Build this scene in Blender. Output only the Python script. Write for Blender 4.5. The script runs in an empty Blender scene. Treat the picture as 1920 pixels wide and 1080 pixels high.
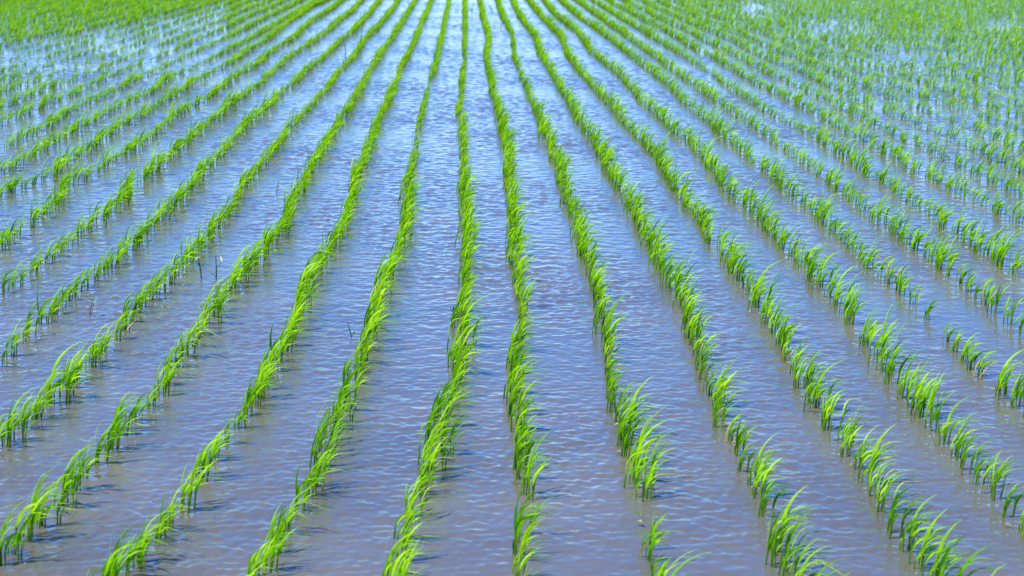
import bpy, math, random
import numpy as np
from mathutils import Vector, Matrix

random.seed(7)
rng = np.random.default_rng(7)
S = bpy.context.scene
COL = S.collection
R = math.radians

# ------------------------------------------------------------------ camera, sky, sun, exposure
FPX = 3733.0                      # focal length in photo pixels (70 mm on a 36 mm sensor)
PITCH = math.atan(685.0 / FPX)
YAW = math.atan(70.0 / FPX)       # rows run along +Y, camera looks a touch to their right
CAM_H = 1.446
cam_d = bpy.data.cameras.new("camera")
cam_d.sensor_width = 36.0
cam_d.lens = 36.0 * FPX / 1920.0
cam_d.clip_start = 0.05
cam_d.clip_end = 3000
cam_d.dof.use_dof = True
cam_d.dof.focus_distance = 7.6
cam_d.dof.aperture_fstop = 8.0
cam = bpy.data.objects.new("camera", cam_d)
COL.objects.link(cam)
cam.location = (0, 0, CAM_H)
cam.rotation_euler = (math.pi / 2 - PITCH, 0, -YAW)
S.camera = cam

SUN_EL, SUN_AZ = 65.0, -112.0     # azimuth clockwise from +Y: the sun stands at the left, a little behind
w = bpy.data.worlds.new("World")
S.world = w
w.use_nodes = True
wn = w.node_tree.nodes
sky = wn.new('ShaderNodeTexSky')
sky.sky_type = 'NISHITA'
sky.sun_disc = False
sky.sun_elevation = R(SUN_EL)
sky.sun_rotation = R(SUN_AZ)
sky.air_density = 1.0
sky.dust_density = 0.0
sky.ozone_density = 2.5
hs = wn.new('ShaderNodeHueSaturation')
hs.inputs['Saturation'].default_value = 1.75
hs.inputs['Hue'].default_value = 0.5235
w.node_tree.links.new(sky.outputs[0], hs.inputs['Color'])
w.node_tree.links.new(hs.outputs[0], wn['Background'].inputs[0])
wn['Background'].inputs[1].default_value = 0.15
sd = bpy.data.lights.new("sun", 'SUN')
sd.energy = 3.6
sd.angle = R(0.5)
sd.color = (1.0, 0.955, 0.88)
sun = bpy.data.objects.new("sun", sd)
COL.objects.link(sun)
sv = Vector((math.sin(R(SUN_AZ)) * math.cos(R(SUN_EL)), math.cos(R(SUN_AZ)) * math.cos(R(SUN_EL)), math.sin(R(SUN_EL))))
sun.rotation_euler = sv.to_track_quat('Z', 'Y').to_euler()
S.view_settings.view_transform = 'Standard'
S.view_settings.look = 'None'
S.view_settings.gamma = 1.0
S.view_settings.use_curve_mapping = False
S.view_settings.exposure = 1.14

# ------------------------------------------------------------------ photo pixel -> point on the water
CR = cam.rotation_euler.to_matrix()
def ground(px, py):
    d = CR @ Vector(((px - 960) / FPX, (540 - py) / FPX, -1.0))
    t = -CAM_H / d.z
    return np.array([d.x * t, d.y * t])
CRI = np.array(CR.transposed())
def project(x, y, z=0.0):
    v = CRI @ np.array([x, y, z - CAM_H])
    return 960 + FPX * v[0] / -v[2], 540 - FPX * v[1] / -v[2], -v[2]

# ------------------------------------------------------------------ materials
def new_mat(name):
    m = bpy.data.materials.new(name)
    m.use_nodes = True
    return m, m.node_tree, m.node_tree.nodes, m.node_tree.links

def leaf_material(name, ramp, trans=0.36, rough=0.5):
    """ramp over the per-blade attribute 'tint'; 'along' runs 0 at the root to 1 at the tip"""
    m, nt, N, L = new_mat(name)
    p = N['Principled BSDF']
    out = N['Material Output']
    a = N.new('ShaderNodeAttribute'); a.attribute_name = 'tint'
    cr = N.new('ShaderNodeValToRGB')
    els = cr.color_ramp.elements
    while len(els) < len(ramp): els.new(0.5)
    for e, (pos, c) in zip(els, ramp):
        e.position = pos; e.color = (*c, 1)
    oi = N.new('ShaderNodeObjectInfo')
    jit = N.new('ShaderNodeMapRange'); jit.inputs[3].default_value = -0.16; jit.inputs[4].default_value = 0.16
    L.new(oi.outputs['Random'], jit.inputs[0])
    sm = N.new('ShaderNodeMath'); sm.operation = 'ADD'; sm.use_clamp = True
    L.new(a.outputs['Fac'], sm.inputs[0]); L.new(jit.outputs[0], sm.inputs[1])
    L.new(sm.outputs[0], cr.inputs[0])
    # fine parallel veins / tonal drift along the blade
    g = N.new('ShaderNodeNewGeometry')
    nz = N.new('ShaderNodeTexNoise'); nz.inputs['Scale'].default_value = 45; nz.inputs['Detail'].default_value = 2
    L.new(g.outputs['Position'], nz.inputs['Vector'])
    mr = N.new('ShaderNodeMapRange'); mr.inputs[1].default_value = 0.3; mr.inputs[2].default_value = 0.7
    mr.inputs[3].default_value = 0.78; mr.inputs[4].default_value = 1.2
    L.new(nz.outputs['Fac'], mr.inputs[0])
    mx = N.new('ShaderNodeMix'); mx.data_type = 'RGBA'; mx.blend_type = 'MULTIPLY'; mx.inputs['Factor'].default_value = 1
    L.new(cr.outputs[0], mx.inputs['A']); L.new(mr.outputs[0], mx.inputs['B'])
    # pale sheath at the root
    al = N.new('ShaderNodeAttribute'); al.attribute_name = 'along'
    mr2 = N.new('ShaderNodeMapRange'); mr2.inputs[1].default_value = 0.0; mr2.inputs[2].default_value = 0.22
    mr2.inputs[3].default_value = 0.35; mr2.inputs[4].default_value = 0.0
    L.new(al.outputs['Fac'], mr2.inputs[0])
    mx2 = N.new('ShaderNodeMix'); mx2.data_type = 'RGBA'
    mx2.inputs['B'].default_value = (0.16, 0.20, 0.03, 1)
    L.new(mr2.outputs[0], mx2.inputs['Factor']); L.new(mx.outputs['Result'], mx2.inputs['A'])
    col = mx2.outputs['Result']
    L.new(col, p.inputs['Base Color'])
    p.inputs['Roughness'].default_value = rough
    p.inputs['IOR'].default_value = 1.4
    p.inputs['Specular IOR Level'].default_value = 0.15
    tr = N.new('ShaderNodeBsdfTranslucent')
    hs = N.new('ShaderNodeMix'); hs.data_type = 'RGBA'; hs.blend_type = 'MULTIPLY'; hs.inputs['Factor'].default_value = 1
    hs.inputs['B'].default_value = (1.15, 1.25, 0.35, 1)
    L.new(col, hs.inputs['A']); L.new(hs.outputs['Result'], tr.inputs['Color'])
    ms = N.new('ShaderNodeMixShader'); ms.inputs[0].default_value = trans
    L.new(p.outputs[0], ms.inputs[1]); L.new(tr.outputs[0], ms.inputs[2]); L.new(ms.outputs[0], out.inputs[0])
    return m

M_LEAF = leaf_material('rice_leaf', [(0.0, (0.060, 0.22, 0.001)), (0.30, (0.17, 0.42, 0.001)), (0.75, (0.28, 0.55, 0.001)), (1.0, (0.40, 0.62, 0.005))])
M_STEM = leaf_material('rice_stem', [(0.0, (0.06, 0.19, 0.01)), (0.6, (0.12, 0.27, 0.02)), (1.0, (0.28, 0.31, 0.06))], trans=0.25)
M_DRY = leaf_material('withered_leaf', [(0.0, (0.42, 0.36, 0.05)), (0.6, (0.40, 0.25, 0.06)), (1.0, (0.55, 0.46, 0.10))], trans=0.35)
M_TWIG = leaf_material('dark_stalk', [(0.0, (0.018, 0.022, 0.014)), (1.0, (0.06, 0.06, 0.035))], trans=0.0, rough=0.7)
M_PALE = leaf_material('pale_leaf', [(0.0, (0.35, 0.42, 0.10)), (1.0, (0.55, 0.55, 0.28))], trans=0.3)

def water_material():
    m, nt, N, L = new_mat('paddy_water')
    p = N['Principled BSDF']
    g = N.new('ShaderNodeNewGeometry')
    # turbid water: brown silt in suspension, in soft patches
    nz = N.new('ShaderNodeTexNoise'); nz.inputs['Scale'].default_value = 1.6; nz.inputs['Detail'].default_value = 4
    L.new(g.outputs['Position'], nz.inputs['Vector'])
    cr = N.new('ShaderNodeValToRGB')
    cr.color_ramp.elements[0].position = 0.3; cr.color_ramp.elements[0].color = (0.085, 0.078, 0.056, 1)
    cr.color_ramp.elements[1].position = 0.7; cr.color_ramp.elements[1].color = (0.120, 0.108, 0.074, 1)
    L.new(nz.outputs['Fac'], cr.inputs[0])
    L.new(cr.outputs[0], p.inputs['Base Color'])
    p.inputs['Roughness'].default_value = 0.17
    p.inputs['IOR'].default_value = 1.333
    p.inputs['Specular IOR Level'].default_value = 0.6
    return m
M_WATER = water_material()

# ------------------------------------------------------------------ the flooded paddy
def grid_mesh(name, verts, faces, mat):
    me = bpy.data.meshes.new(name)
    me.from_pydata(verts, [], faces)
    me.materials.append(mat)
    o = bpy.data.objects.new(name, me)
    COL.objects.link(o)
    return o
# wind ripples are real relief: a sheet whose cells grow with distance, every wave faded out where the cells get too coarse for it
def make_water():
    r = np.random.default_rng(3)
    ys = [3.2]
    while ys[-1] < 60: ys.append(ys[-1] + 0.0062 + 0.0011 * max(0, ys[-1] - 4.2))
    ys = np.array(ys)
    u = np.linspace(-1, 1, 820)
    half = 0.30 * ys + 0.45
    X = 0.02 * ys[:, None] + half[:, None] * u[None, :]
    Y = np.repeat(ys[:, None], len(u), 1)
    dx = (2 * half / (len(u) - 1))[:, None]
    dy = np.gradient(ys)[:, None]
    Z = np.zeros_like(X)
    gain = np.ones_like(ys)[:, None]
    nw = 52
    lam = np.exp(np.linspace(np.log(0.020), np.log(0.19), nw))
    th = r.uniform(-math.pi, math.pi, nw)          # travel directions, mostly away from the camera and a little right
    # patches of livelier and calmer ripples (gusts)
    gust = 1.0 + 0.36 * np.sin(0.9 * X + 1.7 * Y + 0.4) * np.sin(1.9 * X - 0.7 * Y) + 0.22 * np.sin(3.1 * X + 2.3 * Y + 1.0)
    for l, t, ph in zip(lam, th, r.uniform(0, 6.28, nw)):
        k = 2 * math.pi / l
        kx, ky = k * math.cos(t), k * math.sin(t)
        cells = np.maximum(np.abs(kx) * dx, np.abs(ky) * dy)
        fade = np.clip((2.0 - cells) / 0.9, 0, 1)
        slope = SLOPE * (l / 0.038) ** (-0.9 if l > 0.038 else 1.0) * r.uniform(0.6, 1.3)
        # crests wander: phase warped by a slow field
        warp = 1.1 * np.sin(3.1 * X + 1.3 * Y + ph) + 0.9 * np.sin(6.3 * Y - 5.7 * X + 2 * ph) + 0.7 * np.sin(13 * X + 5 * Y + 3 * ph)
        far = 1 + 0.10 * np.clip(Y - 6.5, 0, 26)
        Z += fade * far * slope / k * np.sin(kx * X + ky * Y + ph + warp)
    Z *= gust
    edge = np.clip((1 - np.abs(u)) * 30, 0, 1)[None, :] * np.clip((ys - 3.2) * 4, 0, 1)[:, None] * np.clip((60 - ys) / 2, 0, 1)[:, None]
    Z *= edge
    nr, nc = X.shape
    V = np.stack([X, Y, Z], 2).reshape(-1, 3)
    idx = np.arange(nr * nc).reshape(nr, nc)
    F = np.stack([idx[:-1, :-1], idx[:-1, 1:], idx[1:, 1:], idx[1:, :-1]], 2).reshape(-1, 4)
    # calm water all round it, out to the horizon, joined at the same corners
    c = [idx[0, 0], idx[0, -1], idx[-1, -1], idx[-1, 0]]
    n0 = len(V)
    V = np.concatenate([V, np.array([(-900, -60, 0), (900, -60, 0), (900, 2500, 0), (-900, 2500, 0)], float)])
    F = np.concatenate([F, np.array([[n0, n0 + 1, c[1], c[0]], [n0 + 1, n0 + 2, c[2], c[1]], [n0 + 2, n0 + 3, c[3], c[2]], [n0 + 3, n0, c[0], c[3]]])])
    me = bpy.data.meshes.new('water')
    me.vertices.add(len(V)); me.vertices.foreach_set('co', V.astype(np.float32).ravel())
    me.loops.add(len(F) * 4); me.loops.foreach_set('vertex_index', F.astype(np.int32).ravel())
    me.polygons.add(len(F)); me.polygons.foreach_set('loop_start', np.arange(0, len(F) * 4, 4, dtype=np.int32))
    me.polygons.foreach_set('use_smooth', np.ones(len(F), dtype=bool))
    me.update(calc_edges=True)
    me.materials.append(M_WATER)
    print('water quads', len(F))
    o = bpy.data.objects.new('water', me)
    COL.objects.link(o)
    o['kind'] = 'structure'
    return o
SLOPE = 0.035
water = make_water()

# ------------------------------------------------------------------ blades
def blade(base, az, lean0, bend, wind, wind_bend, length, width, nseg, twist, start=0.0):
    """one leaf blade as arrays: leaves the root near upright, then bows over, blown towards 'wind'.
    az/lean0: own direction and tilt; bend: own droop; wind: unit xy; wind_bend: how far the wind lays it over."""
    t = np.linspace(0, 1, nseg + 1)
    own = np.array([math.cos(az), math.sin(az)])
    ang_own = lean0 + bend * t ** 1.6
    ang_w = wind_bend * (0.16 + 0.84 * t ** 1.1)
    d = np.zeros((nseg + 1, 3))
    h = own[None, :] * np.sin(ang_own)[:, None] + np.array(wind)[None, :] * np.sin(np.minimum(ang_w, 1.5))[:, None] * (0.35 + 0.9 * t)[:, None]
    d[:, :2] = h
    d[:, 2] = np.cos(np.minimum(ang_own, 2.0)) * np.cos(np.minimum(ang_w, 1.75))
    d /= np.linalg.norm(d, axis=1)[:, None] + 1e-9
    step = length / nseg
    P = np.zeros((nseg + 1, 3)); P[0] = base
    for i in range(nseg):
        P[i + 1] = P[i] + step * 0.5 * (d[i] + d[i + 1])
    side0 = np.array([-math.sin(az + twist), math.cos(az + twist), 0.0])
    wprof = width * np.clip(np.minimum(0.45 + 2.2 * t, 1.0), 0, 1) * np.clip(1 - t ** 2.6, 0.03, 1)
    A = np.zeros((nseg + 1, 3)); B = np.zeros((nseg + 1, 3))
    for i in range(nseg + 1):
        s = side0 - d[i] * side0.dot(d[i])
        n = np.linalg.norm(s)
        s = s / n if n > 1e-3 else np.array([0, 1.0, 0])
        A[i] = P[i] - s * wprof[i] / 2
        B[i] = P[i] + s * wprof[i] / 2
    V = np.empty((2 * (nseg + 1), 3)); V[0::2] = A; V[1::2] = B
    F = np.array([[2 * i, 2 * i + 1, 2 * i + 3, 2 * i + 2] for i in range(nseg)])
    return V, F, np.repeat(t * (1 - start) + start, 2)

class Tuft:
    def __init__(self): self.V = []; self.F = []; self.T = []; self.A = []; self.n = 0
    def add(self, V, F, along, tint):
        self.V.append(V); self.F.append(F + self.n); self.A.append(along); self.T.append(np.full(len(V), tint)); self.n += len(V)
    def arrays(self):
        return np.concatenate(self.V), np.concatenate(self.F), np.concatenate(self.T), np.concatenate(self.A)

def mesh_from(name, V, F, T, A, mat):
    me = bpy.data.meshes.new(name)
    nv, nf = len(V), len(F)
    me.vertices.add(nv); me.vertices.foreach_set('co', np.ascontiguousarray(V, dtype=np.float32).ravel())
    me.loops.add(nf * 4); me.loops.foreach_set('vertex_index', np.ascontiguousarray(F, dtype=np.int32).ravel())
    me.polygons.add(nf); me.polygons.foreach_set('loop_start', np.arange(0, nf * 4, 4, dtype=np.int32))
    me.polygons.foreach_set('use_smooth', np.ones(nf, dtype=bool))
    me.update(calc_edges=True)
    for nm, arr in (('tint', T), ('along', A)):
        at = me.attributes.new(nm, 'FLOAT', 'POINT')
        at.data.foreach_set('value', np.ascontiguousarray(arr, dtype=np.float32))
    me.materials.append(mat)
    return me

def stem_tube(base, top, r0, r1, tint):
    base = np.array(base); top = np.array(top)
    k = 6
    V = []
    for p, r in ((base, r0), (top, r1)):
        for j in range(k):
            a = 2 * math.pi * j / k
            V.append(p + np.array([math.cos(a) * r, math.sin(a) * r, 0]))
    F = np.array([[j, (j + 1) % k, k + (j + 1) % k, k + j] for j in range(k)])
    return np.array(V), F, np.concatenate([np.zeros(k), np.ones(k)])

WIND = (0.96, 0.28)
def make_tuft(r, nshoot, H, windy, nseg=8, wide=1.0, spread=1.0, dry=0):
    """a hill of rice: nshoot shoots, each a sheath with three or so blades; returns leaves, stems, dry blades"""
    lv, st, dr = Tuft(), [], Tuft()
    for s in range(nshoot):
        bx, by = r.normal(0, 0.010 * spread), r.normal(0, 0.020 * spread)
        az0 = r.uniform(0, 2 * math.pi)
        hh = H * 0.70 * r.uniform(0.62, 1.22)
        tilt = r.uniform(0.02, 0.16)
        sh = hh * r.uniform(0.22, 0.34)
        top = np.array([bx + math.cos(az0) * sh * tilt + WIND[0] * sh * 0.10 * windy, by + math.sin(az0) * sh * tilt, sh])
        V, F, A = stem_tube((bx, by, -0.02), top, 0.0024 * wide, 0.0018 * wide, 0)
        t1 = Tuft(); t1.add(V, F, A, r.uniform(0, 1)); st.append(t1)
        nb = int(r.integers(2, 4))
        for b in range(nb):
            az = az0 + b * 2.4 + r.normal(0, 0.5)
            z0 = sh * (0.25 + 0.7 * (b + 1) / nb) if b < nb - 1 else sh * 0.97
            f = (z0 + 0.02) / (sh + 0.02)
            base = np.array([bx, by, -0.02]) * (1 - f) + top * f
            ln = hh * r.uniform(0.78, 1.12) * (1.0 if b == nb - 1 else 0.85)
            V, F, A = blade(base, az, r.uniform(0.03, 0.20), r.uniform(0.05, 0.55), WIND,
                            windy * r.uniform(0.4, 1.7), ln, wide * r.uniform(0.0038, 0.0068), nseg, r.uniform(-1.3, 1.3))
            lv.add(V, F, A, float(np.clip(r.normal(0.48, 0.27), 0, 1)))
    for k in range(dry):
        az = r.uniform(0, 2 * math.pi)
        V, F, A = blade((r.normal(0, 0.012), r.normal(0, 0.012), 0.0), az, r.uniform(0.1, 0.5), r.uniform(0.3, 1.0), WIND,
                        r.uniform(0.2, 0.9), H * r.uniform(0.6, 0.95), 0.0055, nseg, r.uniform(-1, 1), 0.3)
        dr.add(V, F, A, r.uniform(0, 1))
    return lv, st, dr

# ------------------------------------------------------------------ the rows, read off the photograph as root points (photo pixels), near end first
ROWS = {
 'u': [(13,277),(87,243),(133,213),(207,177),(260,150),(317,123)],
 'v': [(3,327),(50,303),(83,280),(107,267),(133,253),(177,227),(233,200),(283,177),(317,150),(367,127),(417,103)],
 'w': [(0,370),(63,347),(100,333),(123,307),(160,290),(187,267),(233,237),(280,213),(320,187),(367,157),(400,137),(433,120),(467,97),(500,77),(533,50),(587,13)],
 'x': [(7,467),(37,440),(57,427),(87,400),(107,387),(127,347),(160,337),(193,317),(220,300),(243,287),(283,260),(320,227),(350,207),(390,187),(413,167),(447,143),(477,127),(513,97),(550,73),(583,43),(620,20),(644,0)],
 'y': [(7,550),(40,527),(70,507),(87,493),(117,470),(150,443),(170,427),(187,417),(207,400),(233,373),(243,347),(270,340),(290,323),(313,300),(337,283),(360,263),(387,240),(413,220),(447,190),(480,167),(510,137),(540,113),(573,90),(607,67),(633,43),(660,23),(680,0)],
 'z': [(0,687),(20,667),(43,643),(80,607),(100,590),(130,563),(147,547),(180,527),(227,487),(240,470),(260,453),(277,433),(303,413),(320,397),(337,380),(380,323),(407,300),(440,263),(470,230),(500,207),(533,173),(563,147),(600,117),(630,87),(660,63),(690,30),(713,0)],
 'a': [(7,837),(17,830),(40,803),(67,787),(97,760),(123,743),(140,713),(167,690),(193,660),(233,620),(257,587),(293,550),(317,533),(337,507),(360,483),(387,453),(407,430),(427,400),(447,373),(453,350),(477,327),(500,300),(527,267),(553,233),(580,207),(610,170),(633,140),(660,113),(683,77),(707,53),(735,20),(747,0)],
 'b': [(0,1053),(23,1038),(50,1010),(80,983),(110,950),(133,920),(160,893),(190,867),(207,843),(230,813),(257,790),(283,763),(300,740),(320,707),(353,667),(377,627),(400,593),(417,567),(440,540),(463,510),(483,487),(510,457),(530,433),(540,400),(560,367),(563,350),(583,317),(607,283),(633,233),(667,187),(690,140),(713,103),(737,70),(757,37),(780,0)],
 'c': [(222,1090),(253,1067),(267,1050),(297,1013),(313,993),(345,953),(377,897),(400,860),(420,833),(447,803),(460,780),(483,747),(490,713),(513,680),(533,650),(547,620),(560,587),(567,560),(580,527),(597,503),(610,477),(633,450),(647,413),(657,380),(660,353),(677,310),(697,267),(707,233),(723,200),(740,160),(753,123),(773,87),(790,43),(809,0)],
 'd': [(476,1090),(500,1067),(513,1040),(540,997),(557,953),(577,930),(600,880),(610,853),(617,830),(633,790),(650,755),(660,718),(677,680),(690,640),(697,613),(707,567),(723,527),(740,493),(753,460),(760,427),(760,380),(763,350),(773,310),(783,240),(797,187),(803,157),(817,117),(827,70),(837,20),(841,0)],
 'e': [(738,1090),(752,1050),(773,973),(797,900),(803,880),(827,783),(838,765),(853,720),(848,687),(862,600),(870,513),(873,407),(867,360),(867,333),(867,233),(858,213),(870,117),(870,0)],
 'f': [(968,1090),(980,1007),(988,933),(977,900),(972,833),(963,777),(960,740),(965,720),(968,660),(974,625),(980,577),(970,550),(963,500),(962,447),(957,380),(950,350),(952,300),(937,233),(923,180),(917,150),(910,110),(915,77),(905,40),(898,0)],
 'g': [(1224,1090),(1217,1027),(1203,933),(1190,907),(1170,813),(1153,773),(1140,743),(1137,700),(1133,660),(1133,613),(1123,587),(1113,547),(1100,493),(1083,437),(1077,417),(1053,360),(1043,307),(1013,233),(993,187),(983,160),(963,110),(962,77),(957,60),(940,33),(930,0)],
 'h': [(1480,1090),(1462,1063),(1453,1033),(1437,967),(1420,930),(1410,907),(1393,883),(1380,853),(1367,830),(1347,783),(1330,740),(1317,713),(1300,650),(1290,617),(1282,590),(1270,563),(1253,540),(1237,507),(1220,467),(1207,450),(1190,417),(1173,373),(1160,360),(1147,337),(1130,300),(1107,263),(1083,230),(1067,200),(1037,147),(1010,100),(1003,73),(973,33),(958,0)],
 'i': [(1745,1090),(1720,1063),(1697,1030),(1677,1000),(1657,963),(1640,933),(1623,903),(1607,877),(1583,853),(1557,807),(1540,787),(1527,767),(1487,697),(1467,660),(1447,627),(1433,607),(1413,567),(1393,540),(1373,513),(1353,477),(1323,450),(1307,410),(1283,383),(1257,353),(1233,307),(1207,273),(1173,240),(1150,207),(1123,180),(1103,157),(1063,107),(1050,70),(1017,37),(987,0)],
 'j': [(1935,1020),(1913,997),(1890,967),(1863,933),(1840,910),(1810,883),(1790,857),(1763,833),(1747,807),(1723,783),(1687,743),(1673,718),(1650,693),(1637,670),(1623,643),(1590,607),(1570,573),(1553,558),(1537,540),(1507,507),(1490,490),(1460,457),(1443,442),(1430,423),(1407,397),(1373,373),(1353,350),(1333,320),(1317,300),(1290,267),(1267,255),(1240,227),(1200,190),(1177,163),(1150,133),(1107,100),(1083,63),(1040,30),(1017,0)],
 'k': [(1926,785),(1900,763),(1870,740),(1833,707),(1803,677),(1773,640),(1737,600),(1708,570),(1687,553),(1667,533),(1647,517),(1623,497),(1603,478),(1583,457),(1557,433),(1533,415),(1507,385),(1480,368),(1457,347),(1430,320),(1387,283),(1353,257),(1323,227),(1283,196),(1257,167),(1213,130),(1173,100),(1133,67),(1090,38),(1046,0)],
 'l': [(1935,645),(1913,627),(1890,608),(1860,587),(1847,573),(1827,560),(1813,547),(1797,532),(1773,516),(1753,497),(1730,481),(1690,450),(1677,440),(1647,418),(1623,400),(1593,378),(1563,352),(1520,317),(1493,298),(1473,283),(1447,265),(1420,247),(1400,231),(1367,211),(1340,191),(1310,170),(1280,147),(1076,0)],
 'm': [(1925,528),(1900,513),(1880,501),(1863,488),(1833,470),(1807,450),(1790,438),(1763,420),(1743,405),(1730,394),(1700,380),(1680,366),(1613,320),(1563,283),(1510,250),(1480,236),(1440,213),(1403,191),(1377,172),(1347,150),(1317,130),(1106,0)],
}
ORDER = 'uvwxyzabcdefghijklm'
# stretches of a row where plants are missing (photo y of the gap's near and far end)
GAPS = {'d': [(753, 722), (1038, 1000)], 'c': [(1012, 996), (950, 900)], 'h': [(1032, 968)], 'f': [(990, 950)],
        'g': [(932, 908), (1026, 935)], 'j': [(642, 608)], 'k': [(639, 601), (599, 571), (739, 708)], 'i': [],
        'y': [(345, 341)], 'x': [(425, 415)], 'e': []}

SP = 0.145
YMAX = 44.0
row_pts = {}
for k in ORDER:
    row_pts[k] = np.array([ground(*p) for p in ROWS[k]])
    if ROWS[k][0][1] > 1080:
        P0 = row_pts[k]; d0 = (P0[0] - P0[6]) / np.linalg.norm(P0[0] - P0[6])
        row_pts[k] = np.concatenate([[P0[0] + d0 * 0.40], P0])

# mean meander of the rows, for the rows further out
i0 = {k: i for i, k in enumerate(ORDER)}
fi = i0['f']
yy = np.linspace(4.4, YMAX, 160)
dev = []
for k in 'zabcdefghijk':
    P = row_pts[k]
    o = np.argsort(P[:, 1])
    xi = np.interp(yy, P[o, 1], P[o, 0], left=np.nan, right=np.nan)
    dev.append(xi - 0.30 * (i0[k] - fi))
dev = np.array(dev)
base_x = np.nanmedian(dev)
with np.errstate(all='ignore'):
    mean_dev = np.nanmean(dev, axis=0)
ok = ~np.isnan(mean_dev)
mean_dev = np.interp(yy, yy[ok], mean_dev[ok])
print('row origin', base_x, 'meander', np.round(mean_dev[::16], 2))

hills = []      # (x, y, row index, row key or None)
def walk(P, key, ridx):
    gaps = [(ground(900, a)[1] , ground(900, b)[1]) for a, b in GAPS.get(key, [])]
    for q in range(len(P) - 1):
        a, b = P[q], P[q + 1]
        hills.append([a[0], a[1], ridx, key])
        L = np.linalg.norm(b - a)
        n = max(1, int(round(L / SP)))
        mid = (a[1] + b[1]) / 2
        if any(g0 - 0.02 < mid < g1 + 0.02 for g0, g1 in gaps): continue
        for j in range(1, n):
            t = j / n
            p = a * (1 - t) + b * t
            hills.append([p[0] + rng.normal(0, 0.008), p[1] + rng.normal(0, 0.02), ridx, key])

for k in ORDER:
    P = row_pts[k]
    far = P[-1]
    r = i0[k] - fi
    # carry on past the top of the photo along the common meander
    ext = []
    y = far[1] + 0.8
    off = far[0] - (0.30 * r + np.interp(far[1], yy, mean_dev))
    while y < YMAX:
        f = math.exp(-(y - far[1]) / 6.0)
        ext.append([0.30 * r + np.interp(y, yy, mean_dev) + off * f, y]); y += 0.8
    if ext: P = np.concatenate([P, np.array(ext)])
    walk(P, k, r)

def in_view(x, y, m=60):
    px, py, dep = project(x, y)
    return dep > 0 and -m < px < 1920 + m + 40 and -90 < py < 1200
for r in list(range(-40, -fi)) + list(range(len(ORDER) - fi, 36)):
    ph = rng.uniform(0, 10)
    y = 5.0 + rng.uniform(0, 0.15)
    while y < YMAX:
        x = 0.30 * r + np.interp(y, yy, mean_dev) + 0.018 * math.sin(y * 1.1 + ph) + rng.normal(0, 0.012)
        if in_view(x, y): hills.append([x, y, r, None])
        y += SP * rng.uniform(0.8, 1.2)
print('hills', len(hills))

# vigour of the stand: a soft map over the field (thin strips and lush blocks)
WEAK = {'d': [(150, 335, .30)], 'e': [(60, 340, .22), (120, 30, .1)], 'g': [(60, 200, .25), (940, 1150, .36)], 'l': [(240, 345, .2)], 'm': [(100, 250, .15)],
        'a': [(130, 300, .12)], 'z': [(480, 640, .05)], 'y': [(330, 560, .05)], 'x': [(240, 400, .08)], 'k': [(400, 520, .1)]}
def vig(x, y, r, key=None):
    v = 1.0 + 0.16 * math.sin(x * 1.9 + 0.6 * y + 1.3) * math.sin(y * 0.83 + 2.1 * x) + rng.normal(0, 0.10)
    px, py, _ = project(x, y)
    e = py - (95 - 0.20 * px)
    if px < 700 and e > 0 and px < 420 and py < 150: v -= 0.22                        # thin strip left of the lush block
    if px < 450 and e < 0: v += 0.22                                                  # lush block, upper left
    for y0, y1, q in WEAK.get(key, []):
        if y0 < py < y1: v -= q
    for cx, cy, sx, sy in ((1560, 55, 70, 20), (1690, 110, 70, 18), (1420, 20, 50, 14), (1870, 50, 40, 14), (1760, 235, 60, 20)):
        q = ((px - cx) / sx) ** 2 + ((py - cy) / sy) ** 2
        v -= 0.5 * math.exp(-q)
    return v

# ------------------------------------------------------------------ kinds of hill, built once each
protos = []      # near kinds: (leaves mesh, stems mesh, dry mesh or None, word)
def near_proto(seed, ns, H, windy, spread, dry, word):
    r = np.random.default_rng(seed)
    lv, st, dr = make_tuft(r, ns, H, windy, 8, 1.0, spread, dry)
    protos.append((mesh_from('leaves', *lv.arrays(), M_LEAF), [mesh_from('stem', *t.arrays(), M_STEM) for t in st],
                   mesh_from('withered_leaf', *dr.arrays(), M_DRY) if dry else None, word))
spec = [(7, .150, 1.55, 1.0, 0, 'lush'), (7, .160, 1.95, 1.0, 0, 'bowed'), (6, .145, 1.15, .9, 0, 'upright'), (8, .150, 1.6, 1.2, 0, 'broad'),
        (6, .140, 1.6, .8, 1, 'yellow-tipped'), (7, .165, 2.1, 1.1, 0, 'windswept'), (4, .140, 1.3, .6, 0, 'slim'), (4, .155, 1.7, .6, 0, 'sparse'),
        (8, .155, 1.4, 1.3, 0, 'bushy'), (6, .150, 1.6, 1.0, 2, 'yellowing'), (7, .135, 1.5, 1.1, 0, 'short'), (7, .170, 1.6, .9, 0, 'tall')]
for q, s in enumerate(spec): near_proto(100 + q, *s)

far_kinds = []
for q in range(24):
    r = np.random.default_rng(500 + q)
    lv, st, dr = make_tuft(r, int(r.integers(5, 9)), r.uniform(.14, .165), r.uniform(1.2, 2.0), 5, 1.05, 1.2, 0)
    V, F, T, A = lv.arrays()
    t2 = Tuft()
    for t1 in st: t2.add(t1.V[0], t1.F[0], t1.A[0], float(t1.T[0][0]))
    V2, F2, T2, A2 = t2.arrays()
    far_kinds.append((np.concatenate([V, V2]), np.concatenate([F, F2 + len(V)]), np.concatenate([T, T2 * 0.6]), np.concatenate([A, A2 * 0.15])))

# ------------------------------------------------------------------ the 300 that show largest are things of their own
NEAR = 300
vis = []
rest = []
for hrec in hills:
    px, py, dep = project(hrec[0], hrec[1])
    if -15 < px < 1935 and py < 1140: vis.append((dep, hrec, px, py))
    else: rest.append(hrec)
vis.sort(key=lambda t: t[0])
near = [v for v in vis if v[1][3] is not None][:NEAR]
near_ids = {id(v[1]) for v in near}
rest += [v[1] for v in vis if id(v[1]) not in near_ids]

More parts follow.
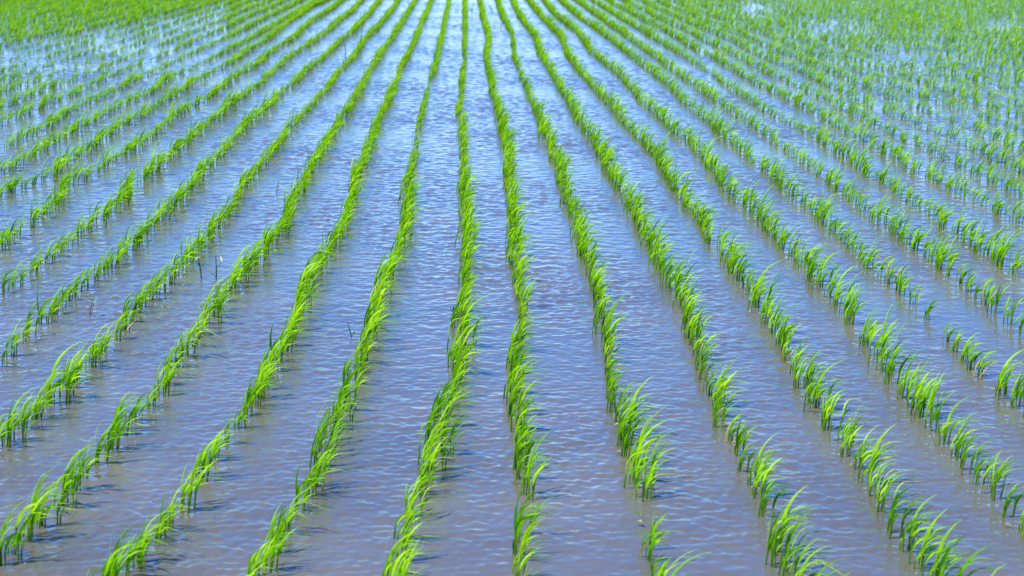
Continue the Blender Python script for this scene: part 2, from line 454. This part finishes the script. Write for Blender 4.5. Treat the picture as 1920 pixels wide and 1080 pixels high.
ORD = ['nearest', 'second', 'third', 'fourth', 'fifth', 'sixth', 'seventh', 'eighth', 'ninth', 'tenth', 'eleventh', 'twelfth', 'thirteenth',
       'fourteenth', 'fifteenth', 'sixteenth', 'seventeenth', 'eighteenth', 'nineteenth', 'twentieth'] 
TENS = {2: 'twenty', 3: 'thirty', 4: 'forty', 5: 'fifty', 6: 'sixty'}
UN = ['', 'first', 'second', 'third', 'fourth', 'fifth', 'sixth', 'seventh', 'eighth', 'ninth']
def ordinal(n):
    if n <= 20: return ORD[n - 1]
    t, u = divmod(n, 10)
    return (TENS[t][:-1] + 'ieth') if u == 0 else TENS[t] + '-' + UN[u]
ROWNAME = {'c': 'leftmost row along bottom edge', 'd': 'second row from left along bottom edge', 'e': 'third row from left along bottom edge',
           'f': 'middle row along bottom edge', 'g': 'third row from right along bottom edge', 'h': 'second row from right along bottom edge',
           'i': 'rightmost row along bottom edge', 'b': 'lowest row on left edge', 'a': 'second lowest row on left edge',
           'z': 'third lowest row on left edge', 'y': 'fourth lowest row on left edge', 'x': 'fifth lowest row on left edge',
           'j': 'lowest row on right edge', 'k': 'second lowest row on right edge', 'l': 'third lowest row on right edge', 'm': 'fourth lowest row on right edge'}
counts = {}
for dep, hrec, px, py in near:
    x, y, r, key = hrec
    counts[key] = counts.get(key, 0) + 1
    n = counts[key]
    v = vig(x, y, r, key)
    if key in 'klm' : q = random.choice([2, 4, 6, 6, 7, 9, 10, 1])
    elif v < 0.92: q = random.choice([4, 6, 7, 9, 10, 2])
    else: q = random.choice([0, 1, 3, 5, 8, 11, 2, 0, 1, 3])
    lm, sm, dm, word = protos[q]
    root = bpy.data.objects.new('rice_seedling', None)
    root.empty_display_size = 0.03
    COL.objects.link(root)
    root.location = (x, y, 0)
    root.rotation_euler = (0, 0, random.uniform(-0.45, 0.45))
    s = float(np.clip(v, 0.8, 1.2)) * random.uniform(0.84, 1.14)
    root.scale = (s * random.choice((1, 1, 1.1)), s * random.choice((1, -1)), s)
    where = ('nearest to the camera in the ' if n == 1 else ordinal(n) + ' from near end of ') + ROWNAME[key]
    root['label'] = f'{word} rice tuft, {where}'
    root['category'] = 'rice plant'
    root['group'] = 'rice seedlings planted in rows'
    for nm, me in [('leaves', lm), ('withered_leaf', dm)] + [('stem', q_) for q_ in sm]:
        if me is None: continue
        c = bpy.data.objects.new(nm, me)
        COL.objects.link(c)
        c.parent = root
        if nm == 'withered_leaf': c['label'] = 'withered yellow leaf'
print('near rows', counts, 'nearest/farthest', near[0][0], near[-1][0], 'y of last', near[-1][3])

# ------------------------------------------------------------------ all the others: one mass
VV, FF, TT, AA = [], [], [], []
n = 0
for x, y, r, key in rest:
    v = vig(x, y, r, key)
    if v < 0.62 and rng.random() < 0.75: continue
    V, F, T, A = far_kinds[int(rng.integers(len(far_kinds)))]
    s = float(np.clip(v, 0.72, 1.3)) * rng.uniform(0.84, 1.14)
    a = rng.uniform(-0.45, 0.45)
    ca, sa = math.cos(a), math.sin(a)
    fl = 1 if rng.random() < 0.5 else -1
    X = (V[:, 0] * ca - V[:, 1] * fl * sa) * s + x
    Y = (V[:, 0] * sa + V[:, 1] * fl * ca) * s + y
    VV.append(np.stack([X, Y, V[:, 2] * s], 1)); FF.append(F + n); TT.append(np.clip(T + rng.normal(0.13, 0.09), 0, 1)); AA.append(A)
    n += len(V)
me = mesh_from('rice_field', np.concatenate(VV), np.concatenate(FF), np.concatenate(TT), np.concatenate(AA), M_LEAF)
o = bpy.data.objects.new('rice_field', me)
COL.objects.link(o)
o['kind'] = 'stuff'
o['label'] = 'bright green rows of young rice running back across the flooded paddy'
o['category'] = 'rice plants'
print('stuff hills', len(VV), 'faces', sum(len(f) for f in FF))

# ------------------------------------------------------------------ weeds and scraps standing or floating between the rows
def place(name, px, py, label, cat, group=None):
    g = ground(px, py)
    o = bpy.data.objects.new(name, None); o.empty_display_size = 0.02
    COL.objects.link(o); o.location = (g[0], g[1], 0)
    o['label'] = label; o['category'] = cat
    if group: o['group'] = group
    return o
def part(name, tuft, mat, parent):
    o = bpy.data.objects.new(name, mesh_from(name, *tuft.arrays(), mat))
    COL.objects.link(o); o.parent = parent
    return o
def weed(px, py, h, lean, leafmat, label, seed, branches=2, rad=0.0028):
    r = np.random.default_rng(seed)
    root = place('weed_stalk', px, py, label, 'weed', 'dark stalks between the rows')
    st, lf = Tuft(), Tuft()
    p = np.array([0, 0, -0.02]); q = np.array([lean * h, 0.0, h])
    mid = (p + q) / 2 + np.array([r.normal(0, .006), 0, 0])
    for a, b, r0, r1 in ((p, mid, rad, rad * .85), (mid, q, rad * .85, rad * .5)):
        V, F, A = stem_tube(a, b, r0, r1, 0); st.add(V, F, A, r.uniform(0, 1))
    for k in range(branches):
        b0 = p + (q - p) * r.uniform(0.2, 0.75)
        b1 = b0 + np.array([r.choice([-1, 1]) * h * r.uniform(.12, .28), r.normal(0, .01), h * r.uniform(.2, .4)])
        V, F, A = stem_tube(b0, b1, rad * .6, rad * .4, 0); st.add(V, F, A, r.uniform(0, 1))
        V, F, A = blade(b1, r.uniform(0, 6.3), r.uniform(.3, .9), r.uniform(.3, 1.2), WIND, .4, h * r.uniform(.25, .45), .007, 5, r.uniform(-1, 1), .4)
        lf.add(V, F, A, r.uniform(0, 1))
    part('stalk', st, M_TWIG, root); part('leaf', lf, leafmat, root)
weed(378, 522, .085, -.12, M_PALE, 'short dark weed stalk with a pale curled leaf, left of a taller stalk', 1, 1)
weed(405, 524, .100, .02, M_PALE, 'taller dark weed stalk with side shoots standing alone in open water', 2, 2)
weed(648, 110, .26, -.10, M_TWIG, 'tall dark bent stalk between two rows towards the far left', 3, 1, .004)
weed(676, 96, .30, .08, M_TWIG, 'tallest dark stalk, rising through a far row left of centre', 4, 1, .004)
weed(518, 362, .07, .25, M_PALE, 'thin pale twig leaning right in open water left of centre', 5, 1, .002)
weed(884, 28, .16, .15, M_TWIG, 'dark forked twig in the far water near the top centre', 6, 3, .0035)
weed(923, 24, .13, -.2, M_TWIG, 'dark curled twig at the very top between two rows', 7, 3, .0035)
weed(938, 54, .10, .4, M_TWIG, 'low dark twig leaning right in the far centre lane', 8, 2, .0035)
weed(892, 40, .07, -.1, M_TWIG, 'tiny dark twig below the forked one in the far lane', 9, 1, .003)
weed(168, 592, .06, .3, M_LEAF, 'tiny stray green sprig in open water at the left', 10, 2, .002)
weed(853, 602, .055, -.1, M_TWIG, 'dark cut stubble clump at the foot of the third row from left', 11, 3, .004)
weed(662, 632, .055, -.35, M_LEAF, 'lone dark shoot leaning left beside the second row from left', 12, 1, .002)

def scrap(px, py, ln, wd, ang, arch, mat, label):
    root_g = ground(px, py)
    n = 7
    t = np.linspace(0, 1, n)
    wp = wd * np.clip(np.sin(np.pi * (0.1 + 0.88 * t)), .08, 1)
    c = np.stack([(t - .5) * ln, 0.15 * ln * np.sin(t * 3), 0.006 + arch * np.sin(np.pi * t)], 1)
    V = np.empty((2 * n, 3)); V[0::2] = c - np.array([0, 1, 0]) * wp[:, None] / 2; V[1::2] = c + np.array([0, 1, 0.25]) * wp[:, None] / 2
    F = np.array([[2 * i, 2 * i + 1, 2 * i + 3, 2 * i + 2] for i in range(n - 1)])
    o = bpy.data.objects.new('floating_leaf', mesh_from('floating_leaf', V, F, np.full(2 * n, random.random()), np.full(2 * n, .6), mat))
    COL.objects.link(o); o.location = (root_g[0], root_g[1], 0); o.rotation_euler = (0, 0, ang)
    sol = o.modifiers.new('thickness', 'SOLIDIFY'); sol.thickness = 0.0012
    o['label'] = label; o['category'] = 'leaf'; o['group'] = 'leaf scraps floating on the water'
scrap(823, 209, .095, .007, .05, .035, M_LEAF, 'arched green leaf floating alone in the open centre lane')
scrap(1158, 801, .016, .006, .2, .004, M_PALE, 'pale leaf scrap floating just left of a row, upper of two')
scrap(1161, 852, .014, .005, -.3, .003, M_PALE, 'pale leaf scrap floating just left of a row, lower of two')
scrap(1199, 986, .020, .008, -.8, .006, M_PALE, 'pale folded leaf scrap floating by a thin seedling at bottom right of centre')
scrap(766, 958, .012, .005, -1.0, .003, M_PALE, 'tiny pale leaf scrap floating left of the third row from left')
scrap(1600, 876, .022, .004, .4, .003, M_DRY, 'withered straw scrap floating beside the rightmost bottom row')
scrap(1890, 990, .018, .005, -.3, .003, M_DRY, 'yellow straw scrap floating near the bottom right corner')
